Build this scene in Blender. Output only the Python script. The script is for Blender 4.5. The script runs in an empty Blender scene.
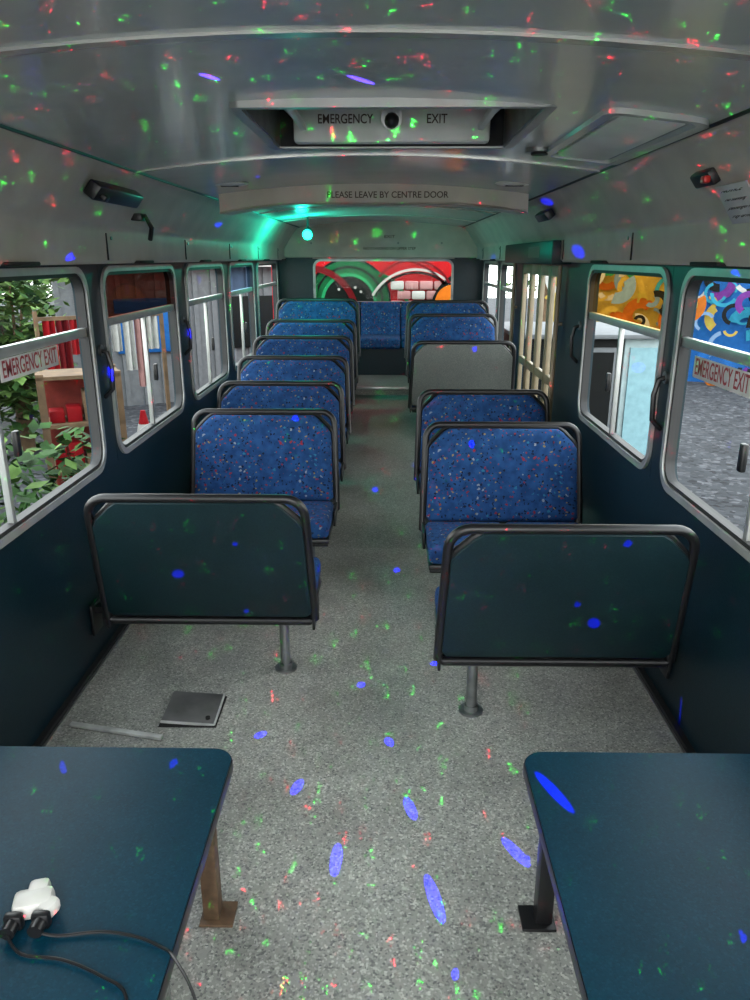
import bpy, bmesh, math, random
from mathutils import Vector, Matrix
R = math.radians
random.seed(7)
sc = bpy.context.scene
try:
    sc.view_settings.view_transform = 'Standard'
except Exception: pass

# ------------------------------------------------------------ materials
def newmat(name):
    m = bpy.data.materials.new(name); m.use_nodes = True
    nt = m.node_tree
    return m, nt, nt.nodes['Principled BSDF']
def plain(name, col, rough=.5, metal=0, noise=.12, nscale=12, bump=0, emit=0, spec=None):
    m, nt, b = newmat(name)
    b.inputs['Roughness'].default_value = rough
    b.inputs['Metallic'].default_value = metal
    if spec is not None: b.inputs['Specular IOR Level'].default_value = spec
    tc = nt.nodes.new('ShaderNodeTexCoord')
    n = nt.nodes.new('ShaderNodeTexNoise'); n.inputs['Scale'].default_value = nscale
    n.inputs['Detail'].default_value = 5
    nt.links.new(tc.outputs['Object'], n.inputs['Vector'])
    r = nt.nodes.new('ShaderNodeValToRGB')
    r.color_ramp.elements[0].position = .3; r.color_ramp.elements[1].position = .7
    r.color_ramp.elements[0].color = tuple(max(0, c*(1-noise)) for c in col)+(1,)
    r.color_ramp.elements[1].color = tuple(min(1, c*(1+noise)) for c in col)+(1,)
    nt.links.new(n.outputs['Fac'], r.inputs['Fac'])
    nt.links.new(r.outputs['Color'], b.inputs['Base Color'])
    if bump:
        bp = nt.nodes.new('ShaderNodeBump'); bp.inputs['Strength'].default_value = bump
        bp.inputs['Distance'].default_value = .01
        nt.links.new(n.outputs['Fac'], bp.inputs['Height'])
        nt.links.new(bp.outputs['Normal'], b.inputs['Normal'])
    if emit:
        b.inputs['Emission Color'].default_value = col+(1,)
        b.inputs['Emission Strength'].default_value = emit
    return m
def speckle(name, base, dark, light, rough, scale=160, stain=.25, spec=.5, rear_shade=None):
    m, nt, b = newmat(name)
    b.inputs['Roughness'].default_value = rough
    b.inputs['Specular IOR Level'].default_value = spec
    tc = nt.nodes.new('ShaderNodeTexCoord')
    v = nt.nodes.new('ShaderNodeTexVoronoi'); v.inputs['Scale'].default_value = scale
    nt.links.new(tc.outputs['Object'], v.inputs['Vector'])
    sep = nt.nodes.new('ShaderNodeSeparateColor'); nt.links.new(v.outputs['Color'], sep.inputs[0])
    r = nt.nodes.new('ShaderNodeValToRGB'); e = r.color_ramp.elements
    e[0].position = 0; e[0].color = dark+(1,); e[1].position = 1; e[1].color = light+(1,)
    a = e.new(.3); a.color = base+(1,); a = e.new(.75); a.color = base+(1,)
    nt.links.new(sep.outputs[0], r.inputs['Fac'])
    n = nt.nodes.new('ShaderNodeTexNoise'); n.inputs['Scale'].default_value = 2.2; n.inputs['Detail'].default_value = 8
    n.inputs['Roughness'].default_value = .7
    nt.links.new(tc.outputs['Object'], n.inputs['Vector'])
    r2 = nt.nodes.new('ShaderNodeValToRGB'); r2.color_ramp.elements[0].position = .35; r2.color_ramp.elements[1].position = .65
    r2.color_ramp.elements[0].color = (1-stain, 1-stain, 1-stain, 1)
    nt.links.new(n.outputs['Fac'], r2.inputs['Fac'])
    mx = nt.nodes.new('ShaderNodeMix'); mx.data_type = 'RGBA'; mx.blend_type = 'MULTIPLY'
    mx.inputs[0].default_value = 1
    nt.links.new(r.outputs['Color'], mx.inputs[6]); nt.links.new(r2.outputs['Color'], mx.inputs[7])
    out = mx.outputs[2]
    if rear_shade:   # dimmer light towards the rear of the bus, painted into the base colour
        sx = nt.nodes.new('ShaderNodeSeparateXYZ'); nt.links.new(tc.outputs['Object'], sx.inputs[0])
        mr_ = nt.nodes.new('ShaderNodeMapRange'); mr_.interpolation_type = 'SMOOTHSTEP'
        mr_.inputs['From Min'].default_value = rear_shade[0]; mr_.inputs['From Max'].default_value = rear_shade[1]
        mr_.inputs['To Min'].default_value = 1; mr_.inputs['To Max'].default_value = rear_shade[2]
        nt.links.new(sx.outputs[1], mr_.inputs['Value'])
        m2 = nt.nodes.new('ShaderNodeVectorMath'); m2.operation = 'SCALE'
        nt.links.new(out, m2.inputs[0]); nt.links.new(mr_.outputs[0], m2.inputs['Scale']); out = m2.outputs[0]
    nt.links.new(out, b.inputs['Base Color'])
    bp = nt.nodes.new('ShaderNodeBump'); bp.inputs['Strength'].default_value = .15; bp.inputs['Distance'].default_value = .002
    nt.links.new(sep.outputs[1], bp.inputs['Height']); nt.links.new(bp.outputs['Normal'], b.inputs['Normal'])
    return m
def moquette():
    m, nt, b = newmat('moquette_fabric')
    b.inputs['Roughness'].default_value = .9
    b.inputs['Specular IOR Level'].default_value = .25
    L = nt.links.new
    tc = nt.nodes.new('ShaderNodeTexCoord')
    nz = nt.nodes.new('ShaderNodeTexNoise'); nz.inputs['Scale'].default_value = 60
    L(tc.outputs['Object'], nz.inputs['Vector'])
    mp = nt.nodes.new('ShaderNodeVectorMath'); mp.operation = 'MULTIPLY_ADD'
    mp.inputs[1].default_value = (.025, .025, .025)
    L(nz.outputs['Color'], mp.inputs[0]); L(tc.outputs['Object'], mp.inputs[2])
    base = nt.nodes.new('ShaderNodeValToRGB'); e = base.color_ramp.elements
    e[0].position = .35; e[0].color = (.007, .038, .130, 1); e[1].position = .65; e[1].color = (.015, .068, .205, 1)
    n2 = nt.nodes.new('ShaderNodeTexNoise'); n2.inputs['Scale'].default_value = 22; n2.inputs['Detail'].default_value = 6
    L(tc.outputs['Object'], n2.inputs['Vector']); L(n2.outputs['Fac'], base.inputs['Fac'])
    prev = base.outputs[0]
    for sc_, th, cols in ((34, .24, [(.20, .02, .04), (.004, .010, .04), (.005, .01, .035), (.02, .14, .26), (.20, .24, .30)]),
                          (48, .24, [(.004, .008, .03), (.20, .03, .05), (.006, .015, .07), (.24, .17, .06), (.005, .01, .04)])):
        v = nt.nodes.new('ShaderNodeTexVoronoi'); v.inputs['Scale'].default_value = sc_
        L(mp.outputs[0], v.inputs['Vector'])
        lt = nt.nodes.new('ShaderNodeMath'); lt.operation = 'LESS_THAN'; lt.inputs[1].default_value = th
        L(v.outputs['Distance'], lt.inputs[0])
        sep = nt.nodes.new('ShaderNodeSeparateColor'); L(v.outputs['Color'], sep.inputs[0])
        r = nt.nodes.new('ShaderNodeValToRGB'); r.color_ramp.interpolation = 'CONSTANT'
        e = r.color_ramp.elements
        e[0].color = cols[0]+(1,); e[1].position = .85; e[1].color = cols[4]+(1,)
        for k, p in ((1, .22), (2, .45), (3, .7)):
            a = e.new(p); a.color = cols[k]+(1,)
        L(sep.outputs[0], r.inputs['Fac'])
        mx = nt.nodes.new('ShaderNodeMix'); mx.data_type = 'RGBA'
        L(lt.outputs[0], mx.inputs[0]); L(prev, mx.inputs[6]); L(r.outputs['Color'], mx.inputs[7])
        prev = mx.outputs[2]
    L(prev, b.inputs['Base Color'])
    return m
def glassmat(name, col=(.93, .96, .95), gl=.018):
    m = bpy.data.materials.new(name); m.use_nodes = True; nt = m.node_tree
    nt.nodes.clear()
    o = nt.nodes.new('ShaderNodeOutputMaterial'); t = nt.nodes.new('ShaderNodeBsdfTransparent')
    t.inputs[0].default_value = col+(1,)
    g = nt.nodes.new('ShaderNodeBsdfGlossy'); g.inputs['Roughness'].default_value = .03
    mx = nt.nodes.new('ShaderNodeMixShader'); mx.inputs[0].default_value = gl
    nt.links.new(t.outputs[0], mx.inputs[1]); nt.links.new(g.outputs[0], mx.inputs[2])
    nt.links.new(mx.outputs[0], o.inputs[0])
    return m

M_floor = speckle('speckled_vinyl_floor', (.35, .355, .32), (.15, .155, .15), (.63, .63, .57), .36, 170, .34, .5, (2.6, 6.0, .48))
M_arch = speckle('speckled_vinyl_dark', (.20, .21, .20), (.1, .1, .1), (.35, .35, .33), .5, 170, .35)
M_teal = speckle('teal_laminate', (.004, .018, .027), (.003, .013, .021), (.007, .025, .036), .40, 220, .25, .28)
M_tealpanel = speckle('teal_panel', (.007, .022, .027), (.005, .017, .021), (.011, .029, .034), .42, 260, .25, .25)
M_greyp = speckle('grey_laminate', (.13, .145, .135), (.09, .10, .10), (.19, .20, .19), .4, 260, .15)
M_table = speckle('blue_table_laminate', (.001, .032, .056), (.001, .026, .046), (.003, .042, .070), .44, 220, .3, .16)
M_moq = moquette()
M_black = plain('black_coated_tube', (.007, .007, .008), .38)
M_blackrub = plain('black_rubber', (.012, .012, .013), .6)
M_steel = plain('brushed_steel', (.45, .46, .46), .35, .9)
M_dsteel = plain('dull_steel', (.22, .23, .23), .4, .8, .3)
M_lsteel = plain('scuffed_light_steel', (.50, .51, .49), .45, .2, .3)
M_plate = plain('hatch_plate_metal', (.16, .16, .155), .35, .4, .35, 6)
M_alu = plain('aluminium_frame', (.38, .39, .38), .4, .5, .1)
M_ceil = plain('ceiling_laminate', (.46, .49, .47), .17, 0, .06, 4)
M_strip = plain('metallic_joint_strip', (.55, .56, .53), .25, .6, .06, 4)
M_cove = plain('cream_cove', (.47, .44, .37), .45, 0, .12, 5, 0, 0, .3)
M_lid = plain('white_plastic', (.60, .62, .58), .4, 0, .08, 8)
M_dark = plain('dark_void', (.01, .01, .01), .8)
M_brown = plain('worn_brown_paint', (.11, .065, .035), .6, 0, .4, 25, .2)
M_red = plain('red_ink', (.30, .03, .04), .6)
M_ink = plain('brown_ink', (.05, .03, .02), .6)
M_paper = plain('sticker_white', (.5, .5, .49), .5)
M_glass = glassmat('window_glass')
M_amber = glassmat('amber_tinted_glass', (.75, .50, .20))
M_brownglass = glassmat('brown_tinted_glass', (.14, .05, .035))
M_bluegl = glassmat('blue_tinted_glass', (.4, .6, .9))

# ------------------------------------------------------------ mesh builder
class B:
    def __init__(s): s.bm = bmesh.new(); s.mats = []
    def mi(s, m):
        if m not in s.mats: s.mats.append(m)
        return s.mats.index(m)
    def merge(s, t, mat):
        i = s.mi(mat)
        for f in t.faces: f.material_index = i
        me = bpy.data.meshes.new('tmp'); t.to_mesh(me); t.free()
        s.bm.from_mesh(me); bpy.data.meshes.remove(me)
    def box(s, c, size, mat, bev=0, rot=None, seg=2):
        t = bmesh.new(); bmesh.ops.create_cube(t, size=1)
        for v in t.verts: v.co = Vector((v.co.x*size[0], v.co.y*size[1], v.co.z*size[2]))
        if bev: bmesh.ops.bevel(t, geom=t.edges[:], offset=bev, segments=seg, affect='EDGES', profile=.5)
        M = Matrix.Translation(c)
        if rot: M = M @ (Matrix.Rotation(R(rot[2]), 4, 'Z') @ Matrix.Rotation(R(rot[1]), 4, 'Y') @ Matrix.Rotation(R(rot[0]), 4, 'X'))
        bmesh.ops.transform(t, matrix=M, verts=t.verts)
        s.merge(t, mat)
    def bx(s, x0, x1, y0, y1, z0, z1, mat, bev=0):
        s.box(((x0+x1)/2, (y0+y1)/2, (z0+z1)/2), (abs(x1-x0), abs(y1-y0), abs(z1-z0)), mat, bev)
    def cyl(s, p0, p1, r, mat, n=16, r2=None, cap=True):
        p0 = Vector(p0); p1 = Vector(p1); d = p1-p0
        t = bmesh.new()
        bmesh.ops.create_cone(t, cap_ends=cap, segments=n, radius1=r, radius2=r if r2 is None else r2, depth=d.length)
        M = Matrix.Translation((p0+p1)/2) @ d.to_track_quat('Z', 'Y').to_matrix().to_4x4()
        bmesh.ops.transform(t, matrix=M, verts=t.verts); s.merge(t, mat)
    def sph(s, c, r, mat, sc3=(1, 1, 1), sub=2, jit=0):
        t = bmesh.new(); bmesh.ops.create_icosphere(t, subdivisions=sub, radius=r)
        for v in t.verts:
            k = 1+random.uniform(-jit, jit)
            v.co = Vector((v.co.x*sc3[0]*k, v.co.y*sc3[1]*k, v.co.z*sc3[2]*k))+Vector(c)
        s.merge(t, mat)
    def tube(s, pts, r, mat, n=8, closed=False):
        pts = [Vector(p) for p in pts]; N = len(pts); i = s.mi(mat); rings = []
        prevn = None
        for k in range(N):
            a = pts[(k-1) % N] if (closed or k > 0) else pts[k]
            b = pts[(k+1) % N] if (closed or k < N-1) else pts[k]
            t = (b-a).normalized()
            if prevn is None:
                up = Vector((0, 0, 1)) if abs(t.z) < .9 else Vector((0, 1, 0))
                nn = t.cross(up).normalized()
            else:
                nn = (prevn - t*prevn.dot(t)).normalized()
            prevn = nn; bn = t.cross(nn)
            rings.append([s.bm.verts.new(pts[k]+(nn*math.cos(2*math.pi*j/n)+bn*math.sin(2*math.pi*j/n))*r) for j in range(n)])
        for k in range(N if closed else N-1):
            A = rings[k]; C = rings[(k+1) % N]
            for j in range(n):
                f = s.bm.faces.new((A[j], A[(j+1) % n], C[(j+1) % n], C[j])); f.material_index = i
        if not closed:
            for rg in (rings[0], rings[-1]):
                f = s.bm.faces.new(rg); f.material_index = i
    def loft(s, outline, layers, fn, mat, capmat0=None):
        i = s.mi(mat); ca = sum(p[0] for p in outline)/len(outline); cb = sum(p[1] for p in outline)/len(outline)
        wa = (max(p[0] for p in outline)-min(p[0] for p in outline))/2
        wb = (max(p[1] for p in outline)-min(p[1] for p in outline))/2
        rings = []
        for ins, d in layers:
            rings.append([s.bm.verts.new(fn(ca+(a-ca)*(1-ins/wa), cb+(b-cb)*(1-ins/wb), d)) for a, b in outline])
        n = len(outline)
        for k in range(len(rings)-1):
            for j in range(n):
                f = s.bm.faces.new((rings[k][j], rings[k][(j+1) % n], rings[k+1][(j+1) % n], rings[k+1][j])); f.material_index = i
        f = s.bm.faces.new(rings[0]); f.material_index = i if capmat0 is None else s.mi(capmat0)
        f = s.bm.faces.new(rings[-1]); f.material_index = i
    def ring(s, lo, li, d0, d1, fn, mat):
        i = s.mi(mat); n = len(lo)
        V = [[s.bm.verts.new(fn(a, b, d)) for a, b in l] for l, d in ((lo, d0), (li, d0), (li, d1), (lo, d1))]
        for k in range(4):
            for j in range(n):
                f = s.bm.faces.new((V[k][j], V[k][(j+1) % n], V[(k+1) % 4][(j+1) % n], V[(k+1) % 4][j])); f.material_index = i
    def quad(s, pts, mat):
        f = s.bm.faces.new([s.bm.verts.new(p) for p in pts]); f.material_index = s.mi(mat)
    def done(s, name, loc=(0, 0, 0), parent=None, recalc=True):
        if recalc: bmesh.ops.recalc_face_normals(s.bm, faces=s.bm.faces[:])
        for f in s.bm.faces: f.smooth = True
        for e in s.bm.edges:
            if len(e.link_faces) == 2 and e.calc_face_angle(0) > R(38): e.smooth = False
            elif len(e.link_faces) != 2: e.smooth = False
        me = bpy.data.meshes.new(name); s.bm.to_mesh(me); s.bm.free()
        for m in s.mats: me.materials.append(m)
        o = bpy.data.objects.new(name, me); sc.collection.objects.link(o); o.location = loc
        if parent: o.parent = parent
        return o
def rrect(a0, a1, b0, b1, r, n=6):
    out = []
    for (ca, cb, st) in ((a1-r, b1-r, 0), (a0+r, b1-r, 90), (a0+r, b0+r, 180), (a1-r, b0+r, 270)):
        for k in range(n+1):
            t = R(st+90*k/n); out.append((ca+r*math.cos(t), cb+r*math.sin(t)))
    return out
def text(body, width, loc, rot, mat, parent, name, height=None):
    c = bpy.data.curves.new(name, 'FONT'); c.body = body; c.size = 1; c.align_x = 'CENTER'; c.align_y = 'CENTER'
    c.extrude = .004; c.offset = .012
    c.materials.append(mat)
    o = bpy.data.objects.new(name, c); sc.collection.objects.link(o)
    bpy.context.view_layer.update()
    w = max(o.dimensions.x, .01); k = width/w
    o.scale = (k, k*(1 if height is None else height/(k*.72)), k)
    o.location = loc; o.rotation_euler = tuple(R(a) for a in rot)
    if parent: o.parent = parent
    return o

XL, XR = -1.19, 1.19
YB = -.7; YC = .25; YE = 9.25
def fz(y):
    return 0 if y < 4.3 else min(.11*(y-4.3), .37) if y < 7.62 else .44

# ------------------------------------------------------------ floor
b = B()
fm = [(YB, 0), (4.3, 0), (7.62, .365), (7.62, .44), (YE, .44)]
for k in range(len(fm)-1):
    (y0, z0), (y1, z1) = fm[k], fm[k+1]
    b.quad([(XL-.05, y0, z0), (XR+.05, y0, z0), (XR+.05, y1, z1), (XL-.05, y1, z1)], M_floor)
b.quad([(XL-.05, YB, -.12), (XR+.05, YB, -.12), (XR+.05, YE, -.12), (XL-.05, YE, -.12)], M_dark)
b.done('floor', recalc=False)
b = B(); b.bx(-.3, .3, 7.605, 7.64, .425, .452, M_steel, .004); b.done('trim_1')
for nm, x in (('baseboard_left', XL+.012), ('baseboard_right', XR-.012)):
    b = B(); b.bx(x-.012, x+.012, YB, 4.3, 0, .025, M_blackrub); b.bx(x-.02, x+.02, YB, 4.3, -.002, .006, M_steel); b.done(nm)
b = B()
b.bx(-.78, -.56, 2.435, 2.645, 0, .005, M_dark, .001)
b.box((-.67, 2.54, .016), (.205, .195, .006), M_plate, .001, (4, 4, 0)); b.box((-.67, 2.445, .012), (.205, .006, .009), M_lsteel, 0, (0, 4, 0)); b.box((-.568, 2.54, .012), (.006, .19, .010), M_lsteel, 0, (4, 0, 0))
b.cyl((-.6, 2.48, .010), (-.6, 2.48, .018), .009, M_dark)
b.done('floor_hatch_plate')
b = B(); b.box((-.93, 2.40, .008), (.38, .022, .012), M_lsteel, .002, (0, 0, -12)); b.done('trim_2')

# ------------------------------------------------------------ side walls
WT = 1.69
wl = [(1.55, 3.27), (3.42, 4.64), (4.86, 6.02), (6.2, 7.36), (7.55, 8.95)]
wr = [(1.45, 2.93), (3.05, 4.3), (6.75, 7.65), (7.8, 9.0)]
def wall(name, x, sgn, wins, sill, door=None):
    b = B(); x2 = x+sgn*.05
    holes = sorted([(a, c, sill, WT-.02) for a, c in wins]+([(door[0], door[1], .0, WT-.02)] if door else []))
    cur = YB
    for (a, c, z0, z1) in holes:
        b.bx(x, x2, cur, a, -.12, 2.1 if cur > YB else 1.7, M_teal)
        b.bx(x, x2, a, c, z1, 2.1, M_teal)
        if z0 > 0: b.bx(x, x2, a, c, -.12, z0, M_teal)
        cur = c
    b.bx(x, x2, cur, YE, -.12, 2.1, M_teal)
    return b.done(name)
SL, SR = .785, .82
wall('wall_left', XL, -1, wl, SL)
DOOR = (5.0, 6.45)
wall('wall_right', XR, 1, wr, SR, DOOR)
wc = [0]
def window(x, sgn, y0, y1, z0, z1, div, up, name=None, slide=True, low=None):
    wc[0] += 1
    b = B(); fn = lambda a, c, d: (x-sgn*d, a, c)
    out = rrect(y0, y1, z0, z1, .004); inn = rrect(y0+.02, y1-.02, z0+.02, z1-.015, .10)
    b.ring(out, inn, .001, -.05, fn, M_teal)
    b.ring(rrect(y0+.008, y1-.008, z0+.008, z1-.004, .11), rrect(y0+.035, y1-.035, z0+.035, z1-.03, .085), .014, -.03, fn, M_alu)
    b.ring(rrect(y0+.035, y1-.035, z0+.035, z1-.03, .085), rrect(y0+.05, y1-.05, z0+.05, z1-.045, .07), .006, -.03, fn, M_blackrub)
    i0, i1, k0, k1 = y0+.045, y1-.045, z0+.045, z1-.04
    xs = x+sgn*.012
    b.bx(xs-.012, xs+.012, i0, i1, div-.018, div+.018, M_alu, .003)
    ym = (y0+y1)/2
    b.quad([(xs+sgn*.004, i0, div), (xs+sgn*.004, i1, div), (xs+sgn*.004, i1, k1), (xs+sgn*.004, i0, k1)], up)
    b.quad([(xs+sgn*.004, i0, k0), (xs+sgn*.004, i1, k0), (xs+sgn*.004, i1, div), (xs+sgn*.004, i0, div)], low or M_glass)
    if slide:
        b.bx(xs-.011, xs+.011, ym-.012, ym+.012, k0, div, M_alu, .002)
        b.box((xs-sgn*.02, ym+.07, (k0+div)/2-.02), (.02, .03, .09), M_black, .006)
    return b.done('window_%d' % wc[0])
window(XL, -1, *wl[0], SL, WT-.02, 1.40, M_glass)
window(XL, -1, *wl[1], SL, WT-.02, 1.42, M_brownglass)
window(XL, -1, *wl[2], SL, WT-.02, 1.42, M_glass)
window(XL, -1, *wl[3], SL, WT-.02, 1.42, M_bluegl)
window(XL, -1, *wl[4], SL, WT-.02, 1.42, M_glass, slide=False)
window(XR, 1, *wr[0], SR, WT-.02, 1.40, M_glass)
window(XR, 1, *wr[1], SR, WT-.02, 1.40, M_amber)
window(XR, 1, *wr[2], SR, WT-.02, 1.42, M_glass, slide=False)
window(XR, 1, *wr[3], SR, WT-.02, 1.42, M_glass, slide=False)
for nm, x, y, z, rot, w in (('emergency_exit_sticker', XL+.006, 2.67, 1.345, (90, 0, 90), .42), ('emergency_exit_sticker', XR-.006, 2.5, 1.33, (90, 0, -90), .42)):
    b = B(); b.box((x, y, z), (.003, w+.03, .075), M_paper, .0006); p = b.done(nm)
    s = 1 if x < 0 else -1
    text('EMERGENCY EXIT', w, (x+s*.002, y, z), rot, M_red, p, 'lettering', .058)
for x, s, y, z in ((XL, 1, 3.345, 1.18), (XL, 1, 4.75, 1.2), (XR, -1, 2.99, 1.12), (XR, -1, 4.42, 1.2)):
    b = B()
    b.tube([(x+s*.0, y, z+.13), (x+s*.03, y, z+.12), (x+s*.045, y, z+.06), (x+s*.04, y, z-.04), (x+s*.0, y, z-.08)], .011, M_black)
    b.cyl((x, y, z+.13), (x+s*.01, y, z+.13), .025, M_dsteel)
    b.done('window_handle')

# ------------------------------------------------------------ folding centre door
b = B()
y0, y1 = DOOR
M_door = plain('cream_door_frame', (.19, .15, .09), .45)
n = 4; w = (y1-y0)/n
for k in range(n):
    a = y0+k*w+.01; c = a+w-.02; xx = XR+.0
    for (p, q) in ((a, a+.035), (c-.035, c)):
        b.bx(xx, xx+.035, p, q, .02, 1.66, M_door, .006)
    for (p, q) in ((.02, .14), (.86, .92), (1.58, 1.66)):
        b.bx(xx+.002, xx+.033, a, c, p, q, M_door, .004)
    b.quad([(xx+.018, a, .1), (xx+.018, c, .1), (xx+.018, c, 1.6), (xx+.018, a, 1.6)], M_glass)
b.done('door_1')
for y in (4.88, 6.62):
    b = B(); b.cyl((1.15, y, fz(y)), (1.15, y, 1.655), .015, M_door); b.cyl((1.15, y, fz(y)), (1.15, y, fz(y)+.012), .03, M_door)
    b.cyl((1.15, y, 1.3), (1.188, y, 1.3), .012, M_door)
    b.done('grab_pole')
b = B(); b.bx(1.06, 1.185, 4.72, 6.6, 1.66, 1.80, M_tealpanel, .01); b.bx(1.058, 1.065, 5.1, 5.5, 1.7, 1.77, M_black); b.done('door_mechanism_box')

# ------------------------------------------------------------ ceiling
CX = .95
def cz(x): return 2.095-.065*(abs(x)/CX)**2
HX0, HX1, HY0, HY1 = -.31, .50, 2.19, 2.94
xs = [-CX, -.8, -.65, -.48, HX0, -.15, .1, .3, HX1, .65, .8, CX]
ysn = [YC, HY0, HY1, YE]
b = B(); i = b.mi(M_ceil)
G = [[b.bm.verts.new((x, y, cz(x))) for x in xs] for y in ysn]
for r_ in range(3):
    for c_ in range(len(xs)-1):
        if r_ == 1 and xs[c_] >= HX0 and xs[c_+1] <= HX1: continue
        b.bm.faces.new((G[r_][c_], G[r_][c_+1], G[r_+1][c_+1], G[r_+1][c_])).material_index = i
b.quad([(XL-.05, YC, 2.32), (XR+.05, YC, 2.32), (XR+.05, YE, 2.32), (XL-.05, YE, 2.32)], M_dark)
b.quad([(XL-.05, YC, 2.32), (XR+.05, YC, 2.32), (XR+.05, YC, 2.03), (XL-.05, YC, 2.03)], M_dark)
b.done('ceiling', recalc=False)
tn = 3
for y, wd, mt in ((1.57, .035, M_strip), (3.28, .02, M_strip), (6.3, .016, M_cove), (7.7, .016, M_cove)):
    b = B()
    xx = [-CX+2*CX*k/20 for k in range(21)]
    P = [[b.bm.verts.new((x, y+dy, cz(x)+dz)) for x in xx] for dy, dz in ((-wd/2, .0), (-wd/2, -.006), (wd/2, -.006), (wd/2, .0))]
    for q in range(3):
        for k in range(20): b.bm.faces.new((P[q][k], P[q][k+1], P[q+1][k+1], P[q+1][k]))
    b.mi(mt); b.done('trim_%d' % tn); tn += 1
def cove(name, s, y0, y1):
    prof = [(1.19, 1.675), (1.13, 1.675), (1.115, 1.69), (1.112, 1.80), (1.10, 1.83), (1.085, 1.845), (1.05, 1.90), (.99, 1.985), (.955, 2.022), (.93, 2.035), (.93, 2.055)]
    b = B(); i = b.mi(M_cove)
    P = [[b.bm.verts.new((s*x, y, z)) for x, z in prof] for y in (y0, y1)]
    for k in range(len(prof)-1):
        b.bm.faces.new((P[0][k], P[0][k+1], P[1][k+1], P[1][k])).material_index = i
    y = y0+.5
    while y < y1-.3:
        b.box((s*1.111, y, 1.745), (.006, .006, .11), M_dark)
        b.cyl((s*1.114, y+.06, 1.78), (s*1.108, y+.06, 1.78), .008, M_dsteel, 10)
        b.box((s*1.122, y+.5, 1.681), (.05, .22, .012), M_dark, .004)
        y += 1.3
    b.tube([(s*.935, y0, 2.032), (s*.935, y1, 2.032)], .007, M_blackrub, 8)
    b.tube([(s*1.107, y0, 1.823), (s*1.107, y1, 1.823)], .004, M_cove, 6)
    return b.done(name, recalc=False)
cove('cove_panel', -1, YC, YE); cove('cove_panel', 1, YC, YE)
b = B()
yb = 4.55; AW = .87
loU = [(-AW+2*AW*k/24) for k in range(25)]
def lowz(x): return 1.985-.05*max(0, (abs(x)-.4)/.47)**1.8
V = []
for (dy, f) in ((-.02, lambda x: cz(x)), (-.02, lambda x: lowz(x)+.012), (-.035, lowz), (.30, lambda x: lowz(x)+.01), (.75, lambda x: cz(x))):
    V.append([b.bm.verts.new((x, yb+dy, f(x))) for x in loU])
for q in range(4):
    for k in range(24): b.bm.faces.new((V[q][k], V[q][k+1], V[q+1][k+1], V[q+1][k])).material_index = b.mi(M_cove)
for e in (0, -1): b.bm.faces.new([V[q][e] for q in range(5)]).material_index = b.mi(M_cove)
p = b.done('ceiling_arch_panel')
text('PLEASE LEAVE BY CENTRE DOOR', .68, (.08, yb-.024, 2.035), (90, 0, 0), M_ink, p, 'lettering', .034)

# ------------------------------------------------------------ roof hatch
b = B(); Z0 = 2.088; Z1 = 2.27
b.bx(HX0-.001, HX0+.01, HY0, HY1, Z0-.01, Z1, M_dsteel); b.bx(HX1-.01, HX1+.001, HY0, HY1, Z0-.01, Z1, M_dsteel)
b.bx(HX0, HX1, HY0, HY0+.01, Z0-.01, Z1, M_dark)
b.bx(HX0, HX1, HY1-.01, HY1, Z0-.01, Z1, M_dark)
b.bx(HX0, HX1, HY0, HY1, Z1, Z1+.01, M_lid)
fn = lambda a, c, d: (a, c, Z0+d)
b.ring(rrect(HX0-.025, HX1+.025, HY0-.025, HY1+.025, .03), rrect(HX0+.004, HX1-.004, HY0+.004, HY1-.004, .01), -.016, .02, fn, M_alu)
b.box((.095, HY1-.06, 2.145), (.68, .05, .13), M_lid, .012)
for x in (HX0+.07, HX1-.07):
    b.box((x, 2.52, 2.15), (.018, .62, .02), M_steel, .003, (3, 0, 0))
    b.box((x+(.035 if x < 0 else -.035), 2.55, 2.12), (.02, .5, .02), M_lid, .003)
    b.box((x, 2.35, 2.14), (.06, .09, .03), M_black, .004)
b.bx(HX0+.15, HX1-.15, HY0+.05, HY1-.1, 2.225, 2.25, M_lid, .01)
hatch = b.done('roof_escape_hatch')
text('EMERGENCY', .19, (-.065, HY1-.0865, 2.153), (90, 0, 0), M_ink, hatch, 'lettering_1', .03)
text('EXIT', .07, (.25, HY1-.0865, 2.153), (90, 0, 0), M_ink, hatch, 'lettering_2', .03)
b = B()
fnv = lambda a, c, d: (a, c, cz(a)+d)
b.ring(rrect(.64, .915, 2.12, 3.02, .05), rrect(.67, .885, 2.15, 2.99, .03), -.014, .01, fnv, M_ceil)
b.loft(rrect(.69, .865, 2.17, 2.97, .03), [(0, 0), (0, -.008), (.006, -.01)], fnv, M_lid)
b.done('ceiling_access_panel')
b = B(); b.cyl((.62, 2.92, cz(.62)+.002), (.62, 2.92, cz(.62)-.012), .05, M_dsteel, 20); b.cyl((.62, 2.92, cz(.62)-.01), (.62, 2.92, cz(.62)-.02), .03, M_dark, 20); b.done('ceiling_vent')
for x, y in ((-.72, 4.1), (.72, 4.1), (-.75, .9)):
    b = B(); b.sph((x, y, cz(x)), .07, M_lid, (1.4, .8, .18), 3); b.box((x, y, cz(x)-.012), (.09, .03, .006), M_dark, .002); b.done('ceiling_vent')
b = B(); b.box((-.985, 3.15, 1.935), (.05, .50, .06), M_black, .008, (0, 38, 0)); b.box((-.965, 2.96, 1.912), (.03, .04, .02), M_black, .004, (0, 38, 0)); b.box((-1.015, 3.15, 1.95), (.05, .1, .03), M_black, .003, (0, 38, 0))
b.done('cove_speaker')
b = B(); b.tube([(-1.095, 3.62, 1.87), (-1.02, 3.62, 1.88), (-1.0, 3.64, 1.83), (-1.02, 3.67, 1.78)], .011, M_black); b.box((-1.05, 3.62, 1.875), (.05, .08, .03), M_black, .004); b.done('hook_bracket')
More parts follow.
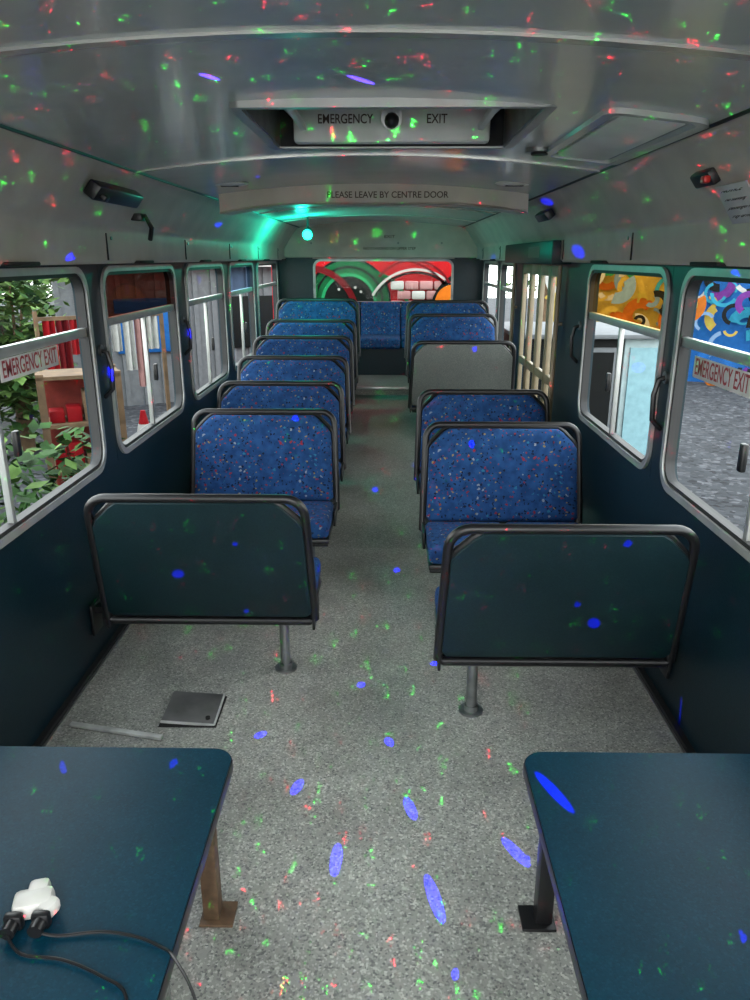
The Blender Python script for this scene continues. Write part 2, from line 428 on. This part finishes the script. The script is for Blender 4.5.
b = B(); b.box((1.03, 2.42, 1.93), (.05, .14, .045), M_black, .008, (0, -38, 0)); b.box((1.0, 2.36, 1.915), (.02, .03, .02), plain('red_lens', (.6, .02, .02), .3), .004); b.done('cove_buzzer')
b = B(); b.box((.98, 4.6, 1.93), (.05, .30, .05), M_black, .008, (0, -38, 0)); b.done('cove_speaker')
b = B(); b.box((1.068, 2.27, 1.845), (.004, .20, .12), M_paper, .001, (0, -33, 0)); p = b.done('notice_sticker')
for k, t in enumerate(('NOTICE', 'No standing', 'passengers', 'Pay driver')):
    z = 1.88-.022*k
    text(t, .13, (1.064-(z-1.845)*.65, 2.27, z), (57, 0, -90), M_ink, p, 'line_%d' % k, .013)

# ------------------------------------------------------------ rear wall and window
b = B()
RW = (-.80, .86, 1.13, 1.69)
b.bx(XL, RW[0], YE-.05, YE, .3, 2.12, M_teal); b.bx(RW[1], XR, YE-.05, YE, .3, 2.12, M_teal)
b.bx(RW[0], RW[1], YE-.05, YE, .3, RW[2], M_teal); b.bx(RW[0], RW[1], YE-.05, YE, RW[3], 2.12, M_cove)
b.bx(XL, XR, YE-.14, YE-.05, 1.70, 2.12, M_cove, .02)
for x in (-.8, -.3, .2, .7): b.cyl((x, YE-.145, 1.86), (x, YE-.138, 1.86), .012, M_dsteel, 10)
wr_ = b.done('wall_back')
text('NO STANDING ON UPPER STEP', .6, (.1, YE-.143, 1.80), (90, 0, 0), M_ink, wr_, 'lettering_1', .03)
text('EXIT', .12, (.1, YE-.143, 1.93), (90, 0, 0), M_ink, wr_, 'lettering_2', .03)
b = B(); fr = lambda a, c, d: (a, YE-.05+d, c)
b.ring(rrect(*RW[:2], *RW[2:], .004), rrect(RW[0]+.02, RW[1]-.02, RW[2]+.02, RW[3]-.02, .08), -.002, .05, fr, M_teal)
b.ring(rrect(RW[0]+.005, RW[1]-.005, RW[2]+.005, RW[3]-.005, .09), rrect(RW[0]+.03, RW[1]-.03, RW[2]+.03, RW[3]-.03, .07), -.012, .03, fr, M_dsteel)
b.quad([(RW[0], YE-.02, RW[2]), (RW[1], YE-.02, RW[2]), (RW[1], YE-.02, RW[3]), (RW[0], YE-.02, RW[3])], glassmat('rear_glass', (.95, .97, .96), .006))
b.done('window_10')

# ------------------------------------------------------------ seats
def bus_seat(xc, ytop, base, s, aisle, backmat, w=.425):
    b = B(); al = math.atan2(.12, .53); sa, ca = math.sin(al), math.cos(al)
    def bp(x, h, d): return (x*(1-.045*max(h, 0)/.545), s*.12 - s*h*sa + s*d*ca, .32+h*ca+d*sa)
    H = .545; c = .105; pw = w-.012; r = .075
    def cut(pw, h0, h1, c):
        return [(pw, h0+.02), (pw, h1-c), (pw-.02, h1-c+.03), (pw-c+.03, h1-.02), (pw-c, h1), (-pw+c, h1), (-pw+c-.03, h1-.02), (-pw+.02, h1-c+.03), (-pw, h1-c), (-pw, h0+.02), (-pw+.02, h0), (pw-.02, h0)]
    o1 = cut(pw, .0, H-.012, c)
    b.loft(o1, [(.004, -.022), (0, -.018), (0, .0)], bp, backmat)
    o2 = cut(pw-.008, .03, H-.02, c)
    b.loft(o2, [(0, .0), (0, .03), (.006, .045), (.02, .054), (.05, .058)], bp, M_moq)
    b.tube([bp(x, h, 0) for x, h in o1], .013, M_black, 8, True)
    hp = [(w, -.02), (w, .15), (w, .3), (w, H-r)]
    for k in range(1, 7): t = R(90*k/6); hp.append((w-r+r*math.cos(t), H-r+r*math.sin(t)))
    hp += [(0.12, H), (-.12, H)]
    for k in range(0, 7): t = R(90+90*k/6); hp.append((-w+r+r*math.cos(t), H-r+r*math.sin(t)))
    hp += [(-w, .3), (-w, .15), (-w, -.02), (-w+.02, -.035), (w-.02, -.035)]
    b.tube([bp(x, h, -.004) for x, h in hp], .0175, M_black, 10, True)
    yc = s*(.12+.05+.21)
    for q in (-1, 1):
        b.box((q*w*.487, yc, .328), (w*.955, .43, .10), M_moq, .03, (s*2.5, 0, 0), 4)
    b.box((0, yc-s*.01, .268), (2*w-.03, .42, .03), M_black, .008)
    b.tube([(-w+.02, yc+s*.18, .25), (w-.02, yc+s*.18, .25)], .014, M_black)
    b.tube([(-w+.02, yc-s*.16, .25), (w-.02, yc-s*.16, .25)], .016, M_black)
    for q in (-1, 1):
        b.box((q*(w-.005), s*.2, .30), (.012, .2, .09), M_black, .004)
    lx = aisle*.28; ly = s*.235
    b.cyl((lx, ly, 0), (lx, ly, .26), .021, M_dsteel, 14)
    b.cyl((lx, ly, 0), (lx, ly, .008), .048, M_dsteel, 20); b.cyl((lx, ly, .008), (lx, ly, .03), .028, M_dsteel, 14)
    b.box((lx, yc, .25), (.05, .38, .018), M_black, .003)
    wx = aisle*-1*(1.188-abs(xc))
    i0 = -aisle*(w-.03)
    b.bx(min(i0, wx), max(i0, wx), s*.3-.02, s*.3+.02, .235, .265, M_black)
    b.box((wx+aisle*.008, s*.3, .21), (.012, .1, .14), M_black, .003)
    return b.done('bus_seat', (xc, ytop, base))
LX, RX = -.63, .70
bus_seat(LX, 2.64, 0, 1, 1, M_tealpanel)
for y in (4.28, 5.0, 5.72, 6.44, 7.16, 7.88):
    bus_seat(LX, y, fz(y-.25) if y < 7.5 else .44, -1, 1, M_tealpanel)
bus_seat(RX, 2.33, 0, 1, -1, M_tealpanel)
for y in (3.94, 4.8): bus_seat(RX, y, 0.0 if y < 4.5 else .03, -1, -1, M_tealpanel)
bus_seat(RX, 6.15, .2, 1, -1, M_greyp)
for y in (7.3, 7.95): bus_seat(RX, y, .33 if y < 7.5 else .42, -1, -1, M_tealpanel)
b = B()
b.bx(XL+.02, XR-.02, 8.5, 9.1, .44, .74, M_teal)
for k in range(5):
    w = 2.34/5; x = -1.17+w*(k+.5)
    b.box((x, 8.7, .79), (w-.008, .5, .12), M_moq, .035, None, 4)
    b.box((x, 9.0, 1.0), (w-.008, .13, .42), M_moq, .035, (-8, 0, 0), 4)
b.tube([(-1.16, 9.06, 1.2), (1.16, 9.06, 1.2)], .016, M_black)
b.done('rear_bench_seat')

# ------------------------------------------------------------ low tables at front
def table(s, xi, name):
    b = B(); Z = .48; y1 = 1.66; y0 = .25; xo = 1.165
    o = [(xi, y0), (xo, y0), (xo, y1)]
    r = .055
    for k in range(0, 7):
        t = R(90+90*k/6); o.append((xi+r+r*math.cos(t), y1-r+r*math.sin(t)))
    if s < 0: o = [(-a, c) for a, c in o][::-1]
    f = lambda a, c, d: (a, c, Z+d)
    b.loft(o, [(.004, -.034), (0, -.03), (0, -.008), (.003, -.002)], f, M_black)
    b.loft([(a, c) for a, c in o], [(.007, -.004), (.007, .0012)], f, M_table)
    lm = M_brown if s < 0 else M_black
    lx = xi+.075
    for yy in (1.585, .4):
        b.bx(s*(lx-.022), s*(lx+.022), yy-.022, yy+.022, 0, .45, lm, .004)
        b.bx(s*(lx-.06), s*(lx+.03), yy-.04, yy+.04, 0, .009, lm, .002)
    b.bx(s*(lx-.012), s*(lx+.012), .4, 1.58, .42, .45, lm)
    b.bx(s*lx, s*1.16, 1.57, 1.6, .41, .45, lm)
    return b.done(name)
table(-1, .305, 'low_table'); table(1, .435, 'low_table')
for s, xi in ((-1, .40), (1, .53)):
    b = B(); b.bx(s*xi, s*1.185, .1, 1.30, .0, .39, M_arch, .03); b.done('wheel_arch_box')
b = B(); px, py, pz = -.60, 1.14, .481
M_wp = plain('white_socket_plastic', (.55, .54, .50), .35)
b.box((px, py, pz+.02), (.075, .05, .04), M_wp, .012, (0, 0, 15)); b.box((px+.0, py+.028, pz+.024), (.04, .035, .035), M_wp, .01, (0, 0, 15))
b.box((px+.035, py-.01, pz+.022), (.03, .035, .03), M_wp, .008, (0, 0, -20))
for dx, dy in ((.03, -.045), (-.02, -.05)):
    b.cyl((px+dx, py+dy+.02, pz+.018), (px+dx, py+dy-.02, pz+.018), .014, M_black, 12); b.box((px+dx, py+dy+.01, pz+.018), (.035, .018, .034), M_black, .006)
b.done('mains_adaptor')
b = B()
def sm(pts, n=6):
    out = []; P = [Vector(p) for p in pts]; P = [P[0]]+P+[P[-1]]
    for i in range(1, len(P)-2):
        for k in range(n):
            t = k/n; a, q, c, d = P[i-1], P[i], P[i+1], P[i+2]
            out.append(.5*((2*q)+(-a+c)*t+(2*a-5*q+4*c-d)*t*t+(-a+3*q-3*c+d)*t**3))
    out.append(P[-2]); return out
b.tube(sm([(px+.03, py-.06, pz+.016), (-.53, 1.08, pz+.006), (-.45, 1.09, pz+.006), (-.38, 1.08, pz+.006), (-.33, 1.06, pz+.006), (-.30, 1.04, pz+.004), (-.26, 1.02, .40), (-.225, .98, .2), (-.21, .93, .01)]), .003, M_black)
b.tube(sm([(px-.02, py-.07, pz+.016), (-.58, 1.04, pz+.006), (-.50, 1.03, pz+.006), (-.42, 1.0, pz+.006), (-.36, .96, pz+.006), (-.34, .85, pz+.006)]), .003, M_black)
b.tube(sm([(px-.02, py-.07, pz+.016), (-.66, 1.08, pz+.006), (-.72, 1.12, pz+.006), (-.8, 1.05, pz+.006)]), .003, M_black)
b.done('power_cables')

# ------------------------------------------------------------ disco lights
b = B(); b.cyl((.095, 2.848, 2.155), (.095, 2.80, 2.15), .036, M_steel, 20); b.sph((.095, 2.80, 2.14), .026, M_black, (1, 1, 1), 2); b.done('disco_laser_projector')
b = B()
b.box((.06, -.35, 1.2), (.12, .10, .08), M_black, .01); b.cyl((.06, -.30, 1.2), (.06, -.29, 1.2), .03, M_steel)
b.cyl((.06, -.35, .5), (.06, -.35, 1.16), .012, M_black)
for a in (90, 210, 330): b.cyl((.06, -.35, .55), (.06+.22*math.cos(R(a)), -.35+.22*math.sin(R(a)), .0), .009, M_black, 8)
b.done('disco_laser_projector')
LP = bpy.data.objects.new('disco_laser_beams', None); sc.collection.objects.link(LP)
def spot(src, dst, col, e, size, sc_=(1, 1), name='laser_beam'):
    l = bpy.data.lights.new(name, 'SPOT'); l.color = col; l.energy = e; l.spot_size = R(size); l.spot_blend = .25; l.shadow_soft_size = .002
    o = bpy.data.objects.new(name, l); sc.collection.objects.link(o); o.location = src
    o.rotation_euler = (Vector(dst)-Vector(src)).to_track_quat('-Z', 'Y').to_euler()
    o.scale = (sc_[0], sc_[1], 1); o.parent = LP
    return o
P1 = (-.02, 2.74, 2.07); BL = (.0, .0, 1.0)
for x, y, z, k in ((-.384, 2.395, 0, 1.0), (.098, 2.36, 0, 1.1), (-.019, 2.747, 0, .8), (-.213, 2.107, 0, 1.5), (.166, 2.01, 0, 2.0), (-.06, 1.789, 0, 2.2),
                   (.223, 1.654, 0, 2.8), (.427, 2.216, 0, 2.2), (.301, 2.926, 0, .8), (.145, 3.96, 0, .9), (.632, 2.71, 0, 1.3), (.0, 5.2, .1, 1),
                   (.489, 1.505, .48, 2.6), (.477, 1.828, 0, 2.2), (1.18, 2.46, .12, 1.8), (.55, 3.9, .72, .8)):
    spot(P1, (x, y, z), BL, 9000 if z == 0 else 5000, 1.35, (.62, k))
P2 = (.06, -.28, 1.2)
for x, y, z, k in ((-.733, 2.7, .52, .8), (.824, 2.42, .468, 1), (-1.15, 2.9, 1.1, 1), (.93, 4.3, 1.96, .7), (-1.15, 3.36, 1.2, 1), (-1.15, 4.75, 1.25, .8), (1.12, 3.0, .95, .8), (1.15, 4.45, 1.75, 1)):
    spot(P2, (x, y, z), BL, 9000, 1.1, (.8, .8*k))
for x, y, k in ((-.32, 1.9, 4), (.02, 1.95, 6)):
    o = spot(P2, (x, y, 2.09), (.08, .03, 1), 9000, 1.0, (.3, .3*k))
    o.rotation_mode = 'QUATERNION'; o.rotation_quaternion = (Vector((x, y, 2.09))-Vector(P2)).to_track_quat('-Z', 'Y') @ Matrix.Rotation(R(62), 3, 'Z').to_quaternion()
def gobo(name, scale, th, strength, cols, seed, dist=.6):
    l = bpy.data.lights.new(name, 'POINT'); l.energy = 1; l.shadow_soft_size = .001; l.use_nodes = True
    nt = l.node_tree; em = nt.nodes['Emission']; L = nt.links.new
    tc = nt.nodes.new('ShaderNodeTexCoord')
    nz = nt.nodes.new('ShaderNodeTexNoise'); nz.inputs['Scale'].default_value = scale*7; L(tc.outputs['Normal'], nz.inputs['Vector'])
    mp = nt.nodes.new('ShaderNodeVectorMath'); mp.operation = 'MULTIPLY_ADD'; mp.inputs[1].default_value = (dist/scale,)*3
    L(nz.outputs['Color'], mp.inputs[0]); L(tc.outputs['Normal'], mp.inputs[2])
    ad = nt.nodes.new('ShaderNodeVectorMath'); ad.operation = 'ADD'; ad.inputs[1].default_value = (seed, seed*2, 0); L(mp.outputs[0], ad.inputs[0])
    v = nt.nodes.new('ShaderNodeTexVoronoi'); v.inputs['Scale'].default_value = scale; L(ad.outputs[0], v.inputs['Vector'])
    lt = nt.nodes.new('ShaderNodeMath'); lt.operation = 'LESS_THAN'; lt.inputs[1].default_value = th; L(v.outputs['Distance'], lt.inputs[0])
    fo = nt.nodes.new('ShaderNodeLightFalloff'); fo.inputs['Strength'].default_value = strength; fo.inputs['Smooth'].default_value = 0
    ml = nt.nodes.new('ShaderNodeMath'); ml.operation = 'MULTIPLY'; L(lt.outputs[0], ml.inputs[0]); L(fo.outputs['Linear'], ml.inputs[1])
    sp = nt.nodes.new('ShaderNodeSeparateColor'); L(v.outputs['Color'], sp.inputs[0])
    cr = nt.nodes.new('ShaderNodeValToRGB'); cr.color_ramp.interpolation = 'CONSTANT'
    cr.color_ramp.elements[0].color = cols[0]+(1,); cr.color_ramp.elements[1].position = .55; cr.color_ramp.elements[1].color = cols[1]+(1,)
    L(sp.outputs[0], cr.inputs['Fac']); L(cr.outputs[0], em.inputs['Color']); L(ml.outputs[0], em.inputs['Strength'])
    o = bpy.data.objects.new(name, l); sc.collection.objects.link(o); o.location = (.06, -.27, 1.2); o.parent = LP
gobo('laser_star_field', 44, .088, 4500, ((.02, 1, .04), (1, .015, .04)), 0, 1.6)
gobo('laser_blob_field', 13, .06, 2500, ((.0, .0, 1), (.0, .0, 1)), 3.3, .15)
b = B(); M_gl = plain('green_lens', (.02, .9, .5), .2, emit=8)
b.cyl((-.66, 7.4, 1.92), (-.66, 7.33, 1.90), .05, M_black, 20); b.cyl((-.66, 7.33, 1.90), (-.66, 7.325, 1.898), .042, M_gl, 20); b.tube([(-.66, 7.38, 1.94), (-.66, 7.38, 2.06)], .01, M_black)
b.done('party_lamp')
l = bpy.data.lights.new('party_lamp_light', 'POINT'); l.energy = 26; l.color = (.01, .9, .6); l.shadow_soft_size = .03
o = bpy.data.objects.new('party_lamp_light', l); sc.collection.objects.link(o); o.location = (-.68, 7.2, 1.88)

# ------------------------------------------------------------ outside
M_gravel = speckle('gravel', (.035, .038, .043), (.012, .012, .015), (.09, .09, .10), .9, 16, .45, .2)
GZ = -.75
b = B(); b.quad([(-40, -15, GZ), (40, -15, GZ), (40, 50, GZ), (-40, 50, GZ)], M_gravel); b.done('ground')
KS = .36
def C(n, c, r=.7): return plain(n, tuple(x*KS for x in c), r, spec=.15)
mr, mg, mgl, mpk, mor, mwh, mbl, mye, mbk, mgy = C('paint_red', (.55, .008, .015)), C('paint_green', (.005, .13, .04)), C('paint_light_green', (.03, .36, .13)), C('paint_pink', (.62, .33, .31)), C('paint_orange', (.8, .22, .02)), C('paint_white', (.9, .9, .86)), C('paint_blue', (.02, .20, .65)), C('paint_yellow', (.75, .55, .10)), C('paint_black', (.008, .010, .01)), C('paint_grey', (.3, .32, .34))
mdr = C('paint_dark_red', (.22, .005, .01)); mcy = C('paint_cyan', (.05, .5, .75)); mpu = C('paint_purple', (.25, .05, .4)); mlb = C('paint_light_blue', (.3, .5, .8))
KS = .8
ur, ug, ugl, upk, uor, uwh, uye, ubk, udr = C('mural_red', (.50, .006, .010)), C('mural_green', (.004, .12, .035)), C('mural_light_green', (.02, .34, .12)), C('mural_pink', (.50, .25, .24)), C('mural_orange', (.75, .18, .01)), C('mural_white', (.6, .6, .55)), C('mural_yellow', (.7, .5, .05)), C('mural_black', (.004, .008, .006)), C('mural_dark_red', (.15, .003, .006))
KS = .36
b = B(); my = 10.3
b.bx(-1.45, 1.3, my, my+.2, GZ, 2.6, ur)
def disc(cx, cz_, r, mat, k, n=32, sx=1):
    yy = my-.01-.006*k
    b.quad([(cx+sx*r*math.cos(2*math.pi*j/n), yy, cz_+r*math.sin(2*math.pi*j/n)) for j in range(n)], mat)
def arc(cx, cz_, r0, r1, a0, a1, mat, k, n=20):
    yy = my-.01-.006*k
    for j in range(n):
        t0, t1 = R(a0+(a1-a0)*j/n), R(a0+(a1-a0)*(j+1)/n)
        b.quad([(cx+r0*math.cos(t0), yy, cz_+r0*math.sin(t0)), (cx+r1*math.cos(t0), yy, cz_+r1*math.sin(t0)), (cx+r1*math.cos(t1), yy, cz_+r1*math.sin(t1)), (cx+r0*math.cos(t1), yy, cz_+r0*math.sin(t1))], mat)
for k, (r0, m_) in enumerate(((.56, ubk), (.53, ug), (.46, ubk), (.43, ug), (.37, ugl), (.33, ubk))): disc(-.43, 1.14, r0, m_, k)
for a in (20, 60, 100, 140): arc(-.43+.17*math.cos(R(a)), 1.24+.1*math.sin(R(a)), .0, .018, 0, 360, uwh, 8, 8)
arc(-.95, .95, .58, .66, -10, 90, udr, 8); arc(-1.15, 1.3, .25, .31, -60, 100, ug, 8.5); arc(-.2, .95, .55, .60, 10, 80, ug, 8.7)
for r_ in range(5):
    for c_ in range(4):
        x = .12+c_*.19+(.09 if r_ % 2 else 0); z = .80+r_*.125
        b.bx(x, x+.175, my-.07, my, z, z+.11, upk if (r_+c_) % 4 else uwh, .02)
arc(.45, .9, .60, .63, 30, 150, ubk, 13); arc(.45, .9, .64, .67, 30, 150, uwh, 13); arc(.2, .9, .76, .79, 20, 100, udr, 13); arc(1.2, 1.0, .5, .56, 90, 180, ubk, 13); arc(.4, 1.1, .55, .58, 30, 140, udr, 14)
disc(.93, 1.14, .25, ubk, 15); disc(.93, 1.14, .225, uor, 16); disc(.95, 1.16, .06, uye, 17)
b.done('mural_wall', recalc=False)
b = B()
b.bx(-5, 7, -.1, .1, 0, 3.4, mbl); b.bx(-5, -2.6, -.12, -.1, .8, 3.2, mye)
rnd = random.Random(3)
for k in range(320):
    x = rnd.uniform(-4.8, 6.8); z = rnd.uniform(.2, 3.2); r = rnd.uniform(.10, .38); mm = rnd.choice([mwh, mlb, mcy, mbl, mbk, mor, mpu, mcy, mbl, mwh, mye] if x > -2.6 else [mye, mwh, mbk, mor, mye, mgl, mlb])
    n = 12; a0 = rnd.uniform(0, 6); yy = -.13-.002*k; sw = rnd.uniform(1.5, 5); th = rnd.uniform(.35, .8)
    po = [(x+r*math.cos(a0+sw*j/n), yy, z+r*math.sin(a0+sw*j/n)) for j in range(n)]; pi = [(x+r*th*math.cos(a0+sw*j/n), yy, z+r*th*math.sin(a0+sw*j/n)) for j in range(n)]
    for j in range(n-1): b.quad([po[j], po[j+1], pi[j+1], pi[j]], mm)
o = b.done('graffiti_container', (8.2, 15, GZ), recalc=False); o.rotation_euler = (0, 0, R(-25))
M_pale = C('pale_door', (.75, .95, .98), .4)
b = B()
b.bx(-.6, .62, -.8, .8, 0, 1.6, mbk, .02); b.bx(.62, 1.05, -.8, .8, 0, 1.6, M_pale, .02)
b.bx(-.1, .55, -.83, -.79, .55, 1.5, mgy, .01); b.bx(-.05, .5, -.84, -.82, .6, 1.45, mbk)
b.bx(.68, .99, -.83, -.8, .2, 1.5, C('door_glass', (.5, .85, .95), .2)); b.bx(-.62, 1.1, -.9, .85, 1.6, 1.65, mgy, .01)
b.done('small_cabin', (2.10, 9.3, GZ))
M_leaf = plain('leaves', (.018, .055, .010), .8, 0, .6, 6, spec=.2); M_leaf2 = plain('light_leaves', (.070, .13, .030), .8, 0, .6, 6, spec=.2); M_wood = plain('weathered_wood', (.11, .07, .04), .8, 0, .3, 8, spec=.2)
M_redw = plain('red_painted_wood', (.16, .025, .018), .7, 0, .3, 8, spec=.2)
def leafq(b, p0, s, m):
    a = random.uniform(0, 6.28); e = random.uniform(-.7, .7)
    dr = Vector((math.cos(a)*math.cos(e), math.sin(a)*math.cos(e), math.sin(e)))*s; d = Vector((-math.sin(a), math.cos(a), random.uniform(-.5, .5)))*s*.28
    b.quad([p0, p0+dr*.5+d, p0+dr, p0+dr*.5-d], m)
def tree(x, y, h, r, m):
    b = B(); b.cyl((0, 0, 0), (.1, 0, h*.6), .12, M_wood, 10, .07)
    cl = []
    for k in range(30):
        e = Vector((random.gauss(0, r*.45), random.gauss(0, r*.45), h*.55+random.gauss(0, h*.22)))
        if e.z < h*.12: e.z = h*.3
        cl.append(e)
        if k < 12: b.cyl((.06, 0, h*random.uniform(.25, .5)), e, .03, M_wood, 5, .012)
    for e in cl:
        for j in range(80):
            leafq(b, e+Vector((random.gauss(0, .22), random.gauss(0, .22), random.gauss(0, .18))), random.uniform(.12, .24), M_leaf2 if (m is M_leaf2) == (j % 3 > 0) else M_leaf)
    b.done('tree', (x, y, GZ), recalc=False)
for a in ((-6.6, 11.4, 3.4, 1.2, M_leaf2), (-9, 8.3, 3.6, 1.3, M_leaf), (-7, 16.5, 4.2, 1.3, M_leaf2), (-11.5, 13, 4.5, 1.6, M_leaf), (-4.0, 20, 4.6, 1.4, M_leaf), (-12, 5.0, 4, 1.5, M_leaf2), (-4.7, 9.6, 2.3, .5, M_leaf2)): tree(*a)
for a in ((17, 26, 6, 2, M_leaf), (5.5, 27, 5, 1.6, M_leaf2)): tree(*a)
b = B(); b.bx(-2.5, 2.5, -.05, .05, 0, 2.3, mgy)
for k in range(16): b.bx(-2.5+k*.32, -2.42+k*.32, -.09, -.05, 0, 2.3, mgy)
b.bx(-1.6, -.4, -.12, -.09, .9, 1.8, mbl, .01); b.bx(.4, 1.7, -.12, -.09, .9, 1.8, mbk, .01); b.bx(-2.6, 2.6, -.3, .3, 2.3, 2.4, mwh)
o = b.done('shed', (-3.1, 13.6, GZ)); o.rotation_euler = (0, 0, R(28))
b = B()
for x in (-.3, .3):
    for y in (-.2, .2): b.bx(x-.03, x+.03, y-.03, y+.03, 0, 1.55, M_wood)
b.bx(-.29, .29, .17, .2, .1, 1.5, M_redw)
for z in (.25, .7, 1.1, 1.5): b.bx(-.33, .33, -.23, .23, z, z+.03, M_wood)
rnd = random.Random(5)
for z in (.28, .73, 1.13):
    x = -.26
    while x < .18:
        w_ = rnd.uniform(.04, .12); hh = rnd.uniform(.1, .26); b.bx(x, x+w_, -.15, .05, z, z+hh, rnd.choice([mdr, mr, M_redw, mbk, M_wood]), .008); x += w_+.02
o = b.done('garden_shelf', (-2.55, 6.35, GZ)); o.rotation_euler = (0, 0, R(25))
b = B()
b.bx(-.02, .02, -.02, .02, 0, 1.9, M_wood); b.bx(1.38, 1.42, -.02, .02, 0, 1.9, M_wood); b.bx(0, 1.4, -.015, .015, 1.8, 1.84, M_wood)
for k in range(9):
    x = .06+k*.145; hh = .6+.25*math.sin(k*2.1); m_ = (mr, mdr, mr, mpk, mgy, mwh, mwh, mpk, mwh)[k]
    t = [(x+j*.016, .03*math.sin(j*1.3+k)) for j in range(9)]
    for j in range(8): b.quad([(t[j][0], t[j][1], 1.8), (t[j+1][0], t[j+1][1], 1.8), (t[j+1][0], t[j+1][1], 1.8-hh), (t[j][0], t[j][1], 1.8-hh)], m_)
o = b.done('clothes_rail', (-3.7, 8.2, GZ), recalc=False); o.rotation_euler = (0, 0, R(38))
b = B(); b.box((0, 0, .02), (.34, .34, .04), mbk, .01); b.cyl((0, 0, .04), (0, 0, .5), .13, mr, 24, .03); b.cyl((0, 0, .22), (0, 0, .32), .096, mwh, 24, .073); b.done('traffic_cone', (-3.2, 9.9, GZ+.0))
M_tarp = C('tarp', (.05, .25, .8), .4)
b = B(); b.box((0, 0, .45), (2.0, 1.0, .9), M_wood, .02)
for k in range(24): b.sph((random.uniform(-.9, .9), random.uniform(-.5, .5), .95+random.uniform(0, .35)), .2, M_tarp if k % 3 else mwh, (1.3, 1, .5), 3, .06)
b.done('tarpaulin_covered_pile', (-5.7, 7.4, GZ))
for k, (x, y, hh) in enumerate(((-1.95, 3.45, 1.2), (-2.6, 3.9, 1.35), (-1.9, 4.35, 1.1), (-3.5, 4.2, 1.3), (-4.3, 5.2, 1.6), (-2.2, 2.6, 1.2), (-3.1, 5.15, 1.4), (-4.0, 6.5, 1.7))):
    b = B(); b.cyl((0, 0, 0), (0, 0, .35), .14, C('terracotta', (.5, .15, .07)), 16, .19)
    for j in range(460):
        a = random.uniform(0, 6.28); rr = random.uniform(.03, .40); z = .35+random.uniform(.05, hh)
        leafq(b, Vector((rr*math.cos(a), rr*math.sin(a), z)), random.uniform(.07, .15), M_leaf if j % 3 else M_leaf2)
    for j in range(7):
        a = j*.9; b.tube([(0, 0, .3), (.12*math.cos(a), .12*math.sin(a), .3+hh*.5), (.28*math.cos(a), .28*math.sin(a), .3+hh*.85)], .008, M_leaf, 5)
    b.done('potted_plant', (x, y, GZ), recalc=False)

# ------------------------------------------------------------ world, camera
w = bpy.data.worlds.new('overcast_sky'); sc.world = w; w.use_nodes = True
nt = w.node_tree; bg = nt.nodes['Background']
tc = nt.nodes.new('ShaderNodeTexCoord'); sp = nt.nodes.new('ShaderNodeSeparateXYZ'); r = nt.nodes.new('ShaderNodeValToRGB')
nt.links.new(tc.outputs['Generated'], sp.inputs[0]); nt.links.new(sp.outputs[2], r.inputs[0]); nt.links.new(r.outputs[0], bg.inputs[0])
r.color_ramp.elements[0].color = (.90, .91, .88, 1); r.color_ramp.elements[1].color = (.82, .89, .95, 1)
bg.inputs[1].default_value = 6.8
cam = bpy.data.cameras.new('camera'); co = bpy.data.objects.new('camera', cam); sc.collection.objects.link(co); sc.camera = co
cam.sensor_fit = 'AUTO'; cam.sensor_width = 36; cam.lens = 27; cam.clip_start = .02
co.location = (.085, 0, 1.7); co.rotation_euler = (R(90-17.9), 0, R(.95))
